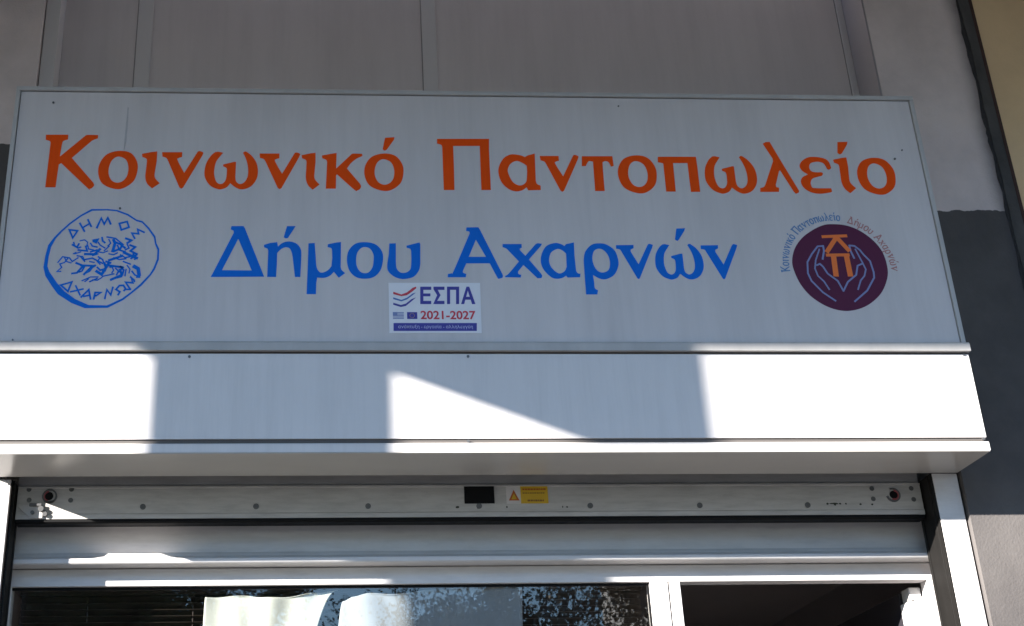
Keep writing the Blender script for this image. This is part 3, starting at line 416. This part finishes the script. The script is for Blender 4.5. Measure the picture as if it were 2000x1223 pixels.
# round purple emblem
disc = filled('round_emblem', [parse(DISC)], M_PURPLE, sign, 0.0022); disc['label'] = 'dark purple disc with two hands under a little house of letters'
b = MB()
for i, (wd, p) in enumerate(KP): b.ribbon(p, wd, 0.0016 - 0.0001 * i, 0.0021, 0.1)
b.build('house_monogram', M_LORANGE, disc)
b = MB()
for i, (wd, p) in enumerate(HAND): b.ribbon(p, wd * 0.95, 0.0017 - 0.0001 * (i % 5), 0.0021, 0.3)
b.build('hands_drawing', M_LBLUE, disc)
BB = {k: (max(x for o in v for x, z in o), max(z for o in v for x, z in o)) for k, v in OUT.items()}
DESC = {'m': 0.31, 'r': 0.31}; ACC = {'o^': 'a1', 'i^': 'a2', 'h^': 'a3', 'w^': 'a4'}
def arc_text(keys, a_start, a_end, m):
    cx, cz, R, cap = 2.9106, 3.5538, 0.1800, 0.155
    gap = 0.016; wds = [0.07 if k == ' ' else BB[k.rstrip('^')][0] for k in keys]
    tot = sum(wds) + gap * len(keys); f = math.radians(a_start - a_end) * (R + 0.012) / tot; cur = 0; outl = []
    for k, wd in zip(keys, wds):
        if k != ' ':
            q = k.rstrip('^'); zo = -DESC.get(q, 0) * BB[q][1]
            shapes = [[(x, z + zo) for x, z in o] for o in OUT[q]]
            if k in ACC:
                aw = BB[ACC[k]][0]; shapes += [[(x + wd / 2 - aw / 2, z + BB[q][1] + 0.014) for x, z in o] for o in OUT[ACC[k]]]
            for o in shapes:
                ring = []
                for x, z in o:
                    a = math.radians(a_start) - (cur + x) * f / (R + 0.012); r = R + z * cap
                    ring.append((cx + r * math.cos(a), cz + r * math.sin(a)))
                outl.append(ring)
        cur += wd + gap
    filled('emblem_lettering', outl, m, disc, 0.0022)
arc_text(['K', 'o', 'i', 'v', 'w', 'v', 'i', 'k', 'o^', ' ', 'P', 'a', 'v', 't', 'o', 'p', 'w', 'l', 'e', 'i^', 'o'], 186, 80, M_TBLUE)
arc_text(['D', 'h^', 'm', 'o', 'u', ' ', 'A', 'x', 'b', 'r', 'v', 'w^', 'v'], 73, -5, M_TRED)
# sticker
stk = MB().prism([(1.3258, 3.3012), (1.6372, 3.3022), (1.6405, 3.4868), (1.3262, 3.4860)], 0.0018, 0.0029).build('sticker', M_STICK, sign)
stk['label'] = 'white funding sticker with ΕΣΠΑ 2021-2027'
y0 = 0.0012
filled('sticker_lettering', [o for o in ESPA] + [o for o in ESPA_A], M_NAVY, stk, y0)
for c, p in WAVES: filled('wave', [p], {'r': M_WRED, 'b': M_WBLUE, 'n': M_NAVY}[c], stk, y0)
text_mesh('sticker_lettering', '2021-2027', M_WRED, stk, 1.4325, 1.6195, 3.3668, y0, 0.0315, 0.022)
MB().prism([(1.3397, 3.3089), (1.6209, 3.3094), (1.6223, 3.3381), (1.3403, 3.3374)], y0, 0.0017).build('slogan_bar', M_NAVY, stk)
text_mesh('slogan', 'ανάπτυξη - εργασία - αλληλεγγύη', M_SLOGAN, stk, 1.3560, 1.6080, 3.3232, 0.0007, 0.0155, 0.008)
b = MB()
for k in range(5): b.box(1.3388, 1.3760, y0, 0.0017, 3.3525 + k * 0.0054, 3.3525 + k * 0.0054 + 0.0030)
b.box(1.3388, 1.3540, y0 - 0.0003, 0.0017, 3.3646, 3.3772); b.build('greek_flag', M_GRBLUE, stk)
fl = MB().box(1.3868, 1.4212, y0, 0.0017, 3.3523, 3.3772).build('european_flag', M_NAVY, stk)
b = MB()
for k in range(12): b.disc_y(1.4040 + 0.0078 * math.sin(k * math.pi / 6), 3.3648 + 0.0078 * math.cos(k * math.pi / 6), 0.0009, y0, 0.0011, 6)
b.build('stars', M_YEL, fl)
for x, z, r in ((0.135, 4.1885, 0.004), (3.186, 3.9876, 0.004), (3.2196, 4.0243, 0.003), (2.1868, 4.1992, 0.003), (0.0813, 3.275, 0.003), (0.4000, 3.7640, 0.004)):
    b = MB(); b.disc_y(x, z, -0.0005, 0.0029, r, 10); b.build('rivet', M_SCREW, sign)

MB().prism([(0.4005, 4.175), (0.4040, 4.17), (0.4060, 4.10), (0.4040, 4.03), (0.3985, 3.985), (0.3975, 4.04)], 0.0022, 0.0029).build('rain_stain', M_STAIN, sign)
# ---------------------------------------------------------------- shopfront: jambs, head, frames, door
front = thing('shopfront', 'white aluminium shopfront with wide window and open dark doorway', 'shopfront', (1.65, 0.3, 0))
for x0, x1, ya in ((-0.003, 0.0610, 0.283), (3.2125, 3.3005, D)):
    b = MB(); b.box(x0, x1, ya, 0.394, 0.004, 2.8835, 0.002); b.build('door_jamb', M_ALU, front)
hp = [(0.472, 2.86), (0.472, 2.678), (0.464, 2.664), (0.440, 2.6525), (0.412, 2.6455), (0.4005, 2.6425), (0.399, 2.6400), (0.399, 2.6280), (0.403, 2.6245), (0.4800, 2.6245), (0.4800, 2.86)]
b = MB(); b.extrude_x(hp, 0.0008, 3.3065); b.build('head_panel', M_ALU, front)
MB().box(0.0008, 3.3065, 0.4700, 0.5300, 2.5640, 2.6225, 0.002).build('frame_head', M_ALU, front)
for x0, x1 in ((0.0008, 0.0572), (2.2395, 2.3022), (2.3072, 2.3455), (3.2235, 3.3065)):
    b = MB(); b.box(x0, x1, 0.4705, 0.5295, 0.004, 2.5637, 0.0015); b.build('frame_stile', M_ALU, front)
MB().box(2.3023, 2.3071, 0.4760, 0.52, 0.004, 2.5637).build('stile_seam', M_GROOVE, front)
MB().box(0.0575, 2.2392, 0.4710, 0.5290, 0.004, 0.45, 0.002).build('window_sill', M_ALU, front)
MB().box(0.0573, 2.2394, 0.4900, 0.4940, 0.451, 2.5638).build('window_pane', M_GLASS, front)
g = MB(); g.box(0.0575, 2.2392, 0.4850, 0.4895, 2.5555, 2.5637); g.box(2.2320, 2.2392, 0.4850, 0.4895, 0.46, 2.5550); g.build('glazing_seal', M_BLACK, front)
# door leaf swung inwards on its right stile
leaf = MB().box(3.176, 3.216, 0.62, 1.34, 0.02, 2.545, 0.003).build('door_leaf', M_DOORGLASS, front)
MB().box(3.1740, 3.2165, 0.535, 0.6195, 0.02, 2.5050, 0.006).build('leaf_stile', M_ALU, leaf)
hb = MB(); hb.box(3.178, 3.221, 0.532, 0.60, 2.5060, 2.5500, 0.004); hb.box(3.190, 3.2225, 0.500, 0.5315, 2.40, 2.512, 0.004)
hb.build('hinge', M_TRIM, leaf)

# ---------------------------------------------------------------- roller shutter, rolled up
sh = thing('roller_shutter', 'rolled up roller shutter with dented aluminium bottom bar and black guides', 'shutter', (1.65, 0.36, 2.76))
prof = []
z = 2.876
while z < 3.28:
    prof += [(0.362, z), (0.356, z + 0.010), (0.356, z + 0.042), (0.362, z + 0.052)]; z += 0.055
b = MB(); b.extrude_x(prof + [(0.372, z), (0.372, 2.876)], 0.0725, 3.2050); b.build('slat_curtain', M_BAR, sh)
bar = MB().extrude_x([(0.3455, 2.7640), (0.3455, 2.7790), (0.3480, 2.7830), (0.3480, 2.8680), (0.3450, 2.8705), (0.3450, 2.8755), (0.3580, 2.8755), (0.3850, 2.87), (0.3850, 2.7640)], 0.0735, 3.2045).build('bottom_bar', M_BAR, sh)
MB().extrude_x([(0.3475, 2.7635), (0.3475, 2.7550), (0.3530, 2.7500), (0.4010, 2.7500), (0.4040, 2.7560), (0.4040, 2.7635)], 0.0740, 3.2040).build('rubber_seal', M_BLACK, sh)
for x, z in ((0.497, 2.8048), (0.8793, 2.8038), (1.2614, 2.8028), (1.6433, 2.8015), (2.0285, 2.8005), (2.4115, 2.7995), (2.7924, 2.7988)):
    b = MB(); b.ring_y(x, z, 0.3445, 0.349, 0.0098, 0.0055, seg=16); b.disc_y(x, z, 0.3462, 0.349, 0.0056, 12); b.build('screw', M_SCREW, bar)
for x, z in ((0.1104, 2.8660), (0.114, 2.8297), (0.2532, 2.8660), (0.253, 2.8282), (3.0302, 2.8560), (3.0289, 2.8194), (3.1715, 2.8560), (3.173, 2.8168)):
    b = MB(); b.disc_y(x, z, 0.3452, 0.349, 0.0085, 14, 0.007); b.build('screw', M_SCREW, bar)
for x, z, fl in ((0.1815, 2.8420, 1), (3.1028, 2.8330, -1)):
    lk = MB().ring_y(x, z, 0.3425, 0.349, 0.0250, 0.0195, 190 if fl < 0 else -120, 330 if fl > 0 else 470, 26).build('lock', M_SCREW, bar)
    MB().ring_y(x - fl * 0.003, z, 0.3440, 0.349, 0.0190, 0.0125, 95 if fl > 0 else -120, 265 if fl > 0 else 85, 20).build('lock_rim', M_LOCKRED, lk)
    MB().disc_y(x - fl * 0.002, z + 0.001, 0.3450, 0.349, 0.0140, 20).build('keyhole', M_BLACK, lk)
MB().box(1.5935, 1.6975, 0.3440, 0.3479, 2.8100, 2.8700, 0.001).build('handle_slot', M_BLACK, bar)
lab = MB().box(1.7390, 1.8845, 0.3468, 0.3479, 2.8090, 2.8700).build('warning_label', M_WARNW, bar)
MB().box(1.7890, 1.8843, 0.3460, 0.3467, 2.8092, 2.8698).build('label_text_field', M_YEL, lab)
MB().prism([(1.7470, 2.8200), (1.7840, 2.8200), (1.7655, 2.8570)], 0.3460, 0.3467).build('warning_triangle', M_WTXT, lab)
MB().prism([(1.7560, 2.8245), (1.7750, 2.8245), (1.7655, 2.8440)], 0.3455, 0.3459).build('triangle_sign', M_YEL, lab)
rb = random.Random(5); b = MB(); c = MB()
def wordrow(m_, x0, x1, z, h):
    x = x0
    while x < x1 - 0.004:
        wd = rb.uniform(0.004, 0.009); m_.box(x, min(x + wd, x1), 0.3456, 0.3459, z, z + h); x += wd + 0.0018
wordrow(b, 1.7960, 1.8770, 2.8560, 0.0058); wordrow(c, 1.7960, 1.8770, 2.8440, 0.0036); d = MB(); wordrow(d, 1.8120, 1.8740, 2.8165, 0.0060); d.build('label_print', M_WTXT2, lab)
b.build('label_heading', M_WTXT, lab); c.build('label_print', M_WTXT2, lab)
for x0, x1, z in ((2.8590, 2.8700, 2.8030), (2.8690, 2.9060, 2.8036), (2.8850, 2.8960, 2.8000), (2.9040, 2.9130, 2.8030), (2.9260, 2.9330, 2.8030), (2.9770, 2.9860, 2.8010), (3.0180, 3.0270, 2.8005), (1.5600, 1.5760, 2.7980), (1.7360, 1.7420, 2.7975), (1.9300, 1.9350, 2.7970), (1.9440, 1.9520, 2.7970), (1.6360, 1.6400, 2.7950)):
    h = 0.0035; P = []
    for k in range(9):
        a = 2 * math.pi * k / 9; P.append(((x0 + x1) / 2 + (x1 - x0) / 2 * math.cos(a) * rb.uniform(0.75, 1.1), z + h * math.sin(a) * rb.uniform(0.6, 1.3)))
    MB().prism(P, 0.3474, 0.3478).build('paint_chip', M_CHIP, bar)
# bolt latch at the left end of the bar
lt = MB(); lt.prism([(0.0760, 2.8080), (0.1350, 2.8130), (0.1640, 2.7990), (0.1640, 2.7660), (0.1250, 2.7660)], 0.3380, 0.3450)
lt = lt.build('bolt_latch', M_TRIM, bar)
MB().disc_y(0.131, 2.7840, 0.330, 0.338, 0.0065, 12).build('screw', M_SCREW, lt)
k_ = MB(); k_.disc_y(0.158, 2.7960, 0.330, 0.338, 0.0095, 14); k_.disc_y(0.172, 2.7790, 0.334, 0.3455, 0.008, 12); k_.box(0.118, 0.160, 0.332, 0.338, 2.8050, 2.8150, 0.002)
k_.build('latch_knob', M_SCREW, lt)
for s in (0, 1):
    g = MB(); X = lambda a, c: (a, c) if s == 0 else (3.2780 - c, 3.2780 - a)
    a, c = X(0.0660, 0.0700) if s else (0.0615, 0.0640); g.box(a, c, 0.2570 if s else 0.2840, 0.2800 if s else 0.3, 0.004, 2.8835); a, c = X(0.0660, 0.0700); g.box(a, c, 0.2801 if s else 0.3001, 0.2802 if s else 0.3002, 0.004, 2.8835); a, c = X(0.0660, 0.0720); g.box(a, c, 0.2803 if s else 0.3003, 0.3000 if s else 0.3060, 0.004, 2.8835, 0.001)
    a, c = X(0.0660, 0.0680); g.box(a, c, 0.3001 if s else 0.3061, 0.3800, 0.004, 2.8835); a, c = X(0.0660, 0.0716); g.box(a, c, 0.3800, 0.3940, 0.004, 2.8835, 0.001)
    g.build('guide_rail', M_GUIDE, sh)

# ---------------------------------------------------------------- behind the window
bl = MB()
z = 2.545
while z > 0.5:
    bl.extrude_x([(0.562, z), (0.564, z + 0.0012), (0.590, z - 0.0128), (0.588, z - 0.0140)], 0.075, 2.225); z -= 0.0215
for x in (0.30, 0.66, 1.2, 1.75, 2.1): bl.box(x, x + 0.003, 0.572, 0.575, 0.5, 2.56)
bl.box(0.07, 2.23, 0.555, 0.60, 2.552, 2.5635)
o = bl.build('window_blind', M_BLIND); tag(o, 'dark brown horizontal slatted blind hanging behind the shop window', 'blind')
def banner(name, label, top, xb0, xb1, zb, m, sd):
    """Cloth sheet hung behind the glass: top = list of (x, z) along its sagging upper edge."""
    rr = random.Random(sd); nx, nz = 60, 24; b = bmesh.new(); V = []
    ph = [rr.uniform(0, 6.28) for _ in range(4)]
    for j in range(nz + 1):
        row = []
        for i in range(nx + 1):
            t = i / nx; X = top[0][0] + (top[-1][0] - top[0][0]) * t
            for (xa, za), (xc, zc) in zip(top, top[1:]):
                if xa <= X <= xc + 1e-9:
                    q = (X - xa) / (xc - xa); q = q * q * (3 - 2 * q); zt = za + (zc - za) * q; break
            v = j / nz; Z = zt + (zb - zt) * (v ** 2); xx = X + ((xb0 + (xb1 - xb0) * t) - X) * v
            y = 0.507 + 0.0055 * math.sin(9 * t + ph[0] + 2.5 * v) + 0.004 * math.sin(23 * t + ph[1] - 5 * v) * (1 - 0.5 * v) + 0.003 * math.sin(14 * t - 9 * v ** .5 + ph[2])
            row.append(b.verts.new((xx, y, Z)))
        V.append(row)
    for j in range(nz):
        for i in range(nx): b.faces.new((V[j][i], V[j][i + 1], V[j + 1][i + 1], V[j + 1][i]))
    me = bpy.data.meshes.new(name); b.to_mesh(me); b.free(); o = link(name, me, m, None, True)
    md = o.modifiers.new('thickness', 'SOLIDIFY'); md.thickness = 0.0012; md.offset = 1
    return tag(o, label, 'banner', 'cloth banners behind the window')
banner('cloth_banner', 'white cloth banner with a creased sagging top, left one behind the glass', [(0.708, 2.532), (0.845, 2.5355), (0.90, 2.530), (0.985, 2.5290), (1.10, 2.545), (1.160, 2.5530)], 0.690, 0.95, 1.45, M_CLOTH, 2)
banner('cloth_banner', 'bluish white banner reflecting branches, right one behind the glass', [(1.178, 2.515), (1.215, 2.5300), (1.266, 2.5400), (1.35, 2.5350), (1.50, 2.5555), (1.800, 2.5600)], 1.12, 1.78, 1.45, M_CLOTH2, 9)

# ---------------------------------------------------------------- trees across the street (seen mirrored in the glass)
def tree(x, y, h, spread, n_leaf, seed, label, leafm):
    rr = random.Random(seed); root = thing('street_tree', label, 'tree', (x, y, 0), 'trees across the street')
    b = bmesh.new(); tips = []
    def seg(p, q, r0, r1):
        d = (q - p); a = d.orthogonal().normalized(); c = d.normalized().cross(a); n = 6
        A = [b.verts.new(p + (a * math.cos(2 * math.pi * i / n) + c * math.sin(2 * math.pi * i / n)) * r0) for i in range(n)]
        B = [b.verts.new(q + (a * math.cos(2 * math.pi * i / n) + c * math.sin(2 * math.pi * i / n)) * r1) for i in range(n)]
        for i in range(n): b.faces.new((A[i], A[(i + 1) % n], B[(i + 1) % n], B[i]))
    def grow(p, d, L, r, lev):
        q = p
        for k in range(3):
            nq = q + d * (L / 3); seg(q, nq, r * (1 - 0.15 * k), r * (0.85 - 0.15 * k)); q = nq
            d = (d + Vector((rr.uniform(-.16, .16), rr.uniform(-.16, .16), rr.uniform(-.05, .14)))).normalized()
            if lev >= 3: tips.append(q.copy())
        if lev >= 5: tips.append(q); return
        for k in range(3 if lev < 3 else 2):
            a = rr.uniform(0, 6.28); s = rr.uniform(.45, .95) * spread
            nd = (d + Vector((math.cos(a) * s, math.sin(a) * s, rr.uniform(-.1, .35)))).normalized()
            grow(q, nd, L * rr.uniform(.62, .82), r * .55, lev + 1)
    grow(Vector((0, 0, -0.05)), Vector((0, 0, 1)), h * .30, h * .022, 0)
    me = bpy.data.meshes.new('trunk'); b.to_mesh(me); b.free(); o = bpy.data.objects.new('trunk', me); COL.objects.link(o); me.materials.append(M_BARK); o.parent = root
    if n_leaf:
        b = bmesh.new()
        for i in range(n_leaf):
            p = rr.choice(tips) + Vector((rr.gauss(0, .16), rr.gauss(0, .16), rr.gauss(0, .14))); s = rr.uniform(.022, .048)
            u = Vector((rr.gauss(0, 1), rr.gauss(0, 1), rr.gauss(0, 1))).normalized(); v = u.orthogonal().normalized() * s * .6; u = u * s
            b.faces.new([b.verts.new(p + q) for q in (u, v, -u, -v)])
        me = bpy.data.meshes.new('crown'); b.to_mesh(me); b.free(); o = bpy.data.objects.new('crown', me); COL.objects.link(o); me.materials.append(leafm); o.parent = root
tree(-2.9, -15.6, 7.6, 1.0, 26000, 11, 'dense leafy street tree mirrored at the left end of the window', M_LEAF)
tree(-0.6, -17.0, 7.4, 0.95, 26000, 23, 'leafy street tree mirrored beside the left banner', M_LEAF)
tree(2.6, -16.2, 7.8, 0.9, 2500, 35, 'nearly bare branching street tree mirrored over the right banner', M_LEAF2)
tree(5.7, -15.2, 7.0, 0.95, 22000, 47, 'thin leaved autumn street tree mirrored at the right of the window', M_LEAF2)

# ---------------------------------------------------------------- houses across the street, either side of the trees
def house(x0, x1, h, label, m, sd):
    rr = random.Random(sd); root = thing('opposite_house', label, 'house', ((x0 + x1) / 2, -24, 0), 'houses across the street')
    MB().box(x0, x1, -32.0, -20.0, -0.1, h).build('wall', m, root)
    MB().box(x0 - 0.15, x1 + 0.15, -32.1, -19.85, h + 0.003, h + 0.35).build('roof', M_KERB, root)
    z = 1.0
    while z < h - 1.8:
        x = x0 + 1.2
        while x < x1 - 2.2:
            MB().box(x, x + 1.1, -19.998, -19.95, z, z + 1.4).build('window', M_DOORGLASS, root); x += 3.0
        z += 3.0
M_H1 = mat('house_render_cream', (0.42, 0.38, 0.31), 0.9, 0.15, (0.5, 0.5, 0.5)); M_H2 = mat('house_render_grey', (0.34, 0.34, 0.34), 0.9, 0.15, (0.5, 0.5, 0.5))
house(-19.0, -4.6, 9.2, 'cream three storey house across the street, left of the trees', M_H1, 1)
house(-34.0, -19.4, 8.6, 'grey house across the street, furthest from the shop on the left', M_H2, 2)
house(9.0, 24.0, 9.4, 'grey three storey house across the street, right of the trees', M_H2, 3)
house(24.4, 40.0, 8.8, 'cream house across the street, furthest from the shop on the right', M_H1, 4)
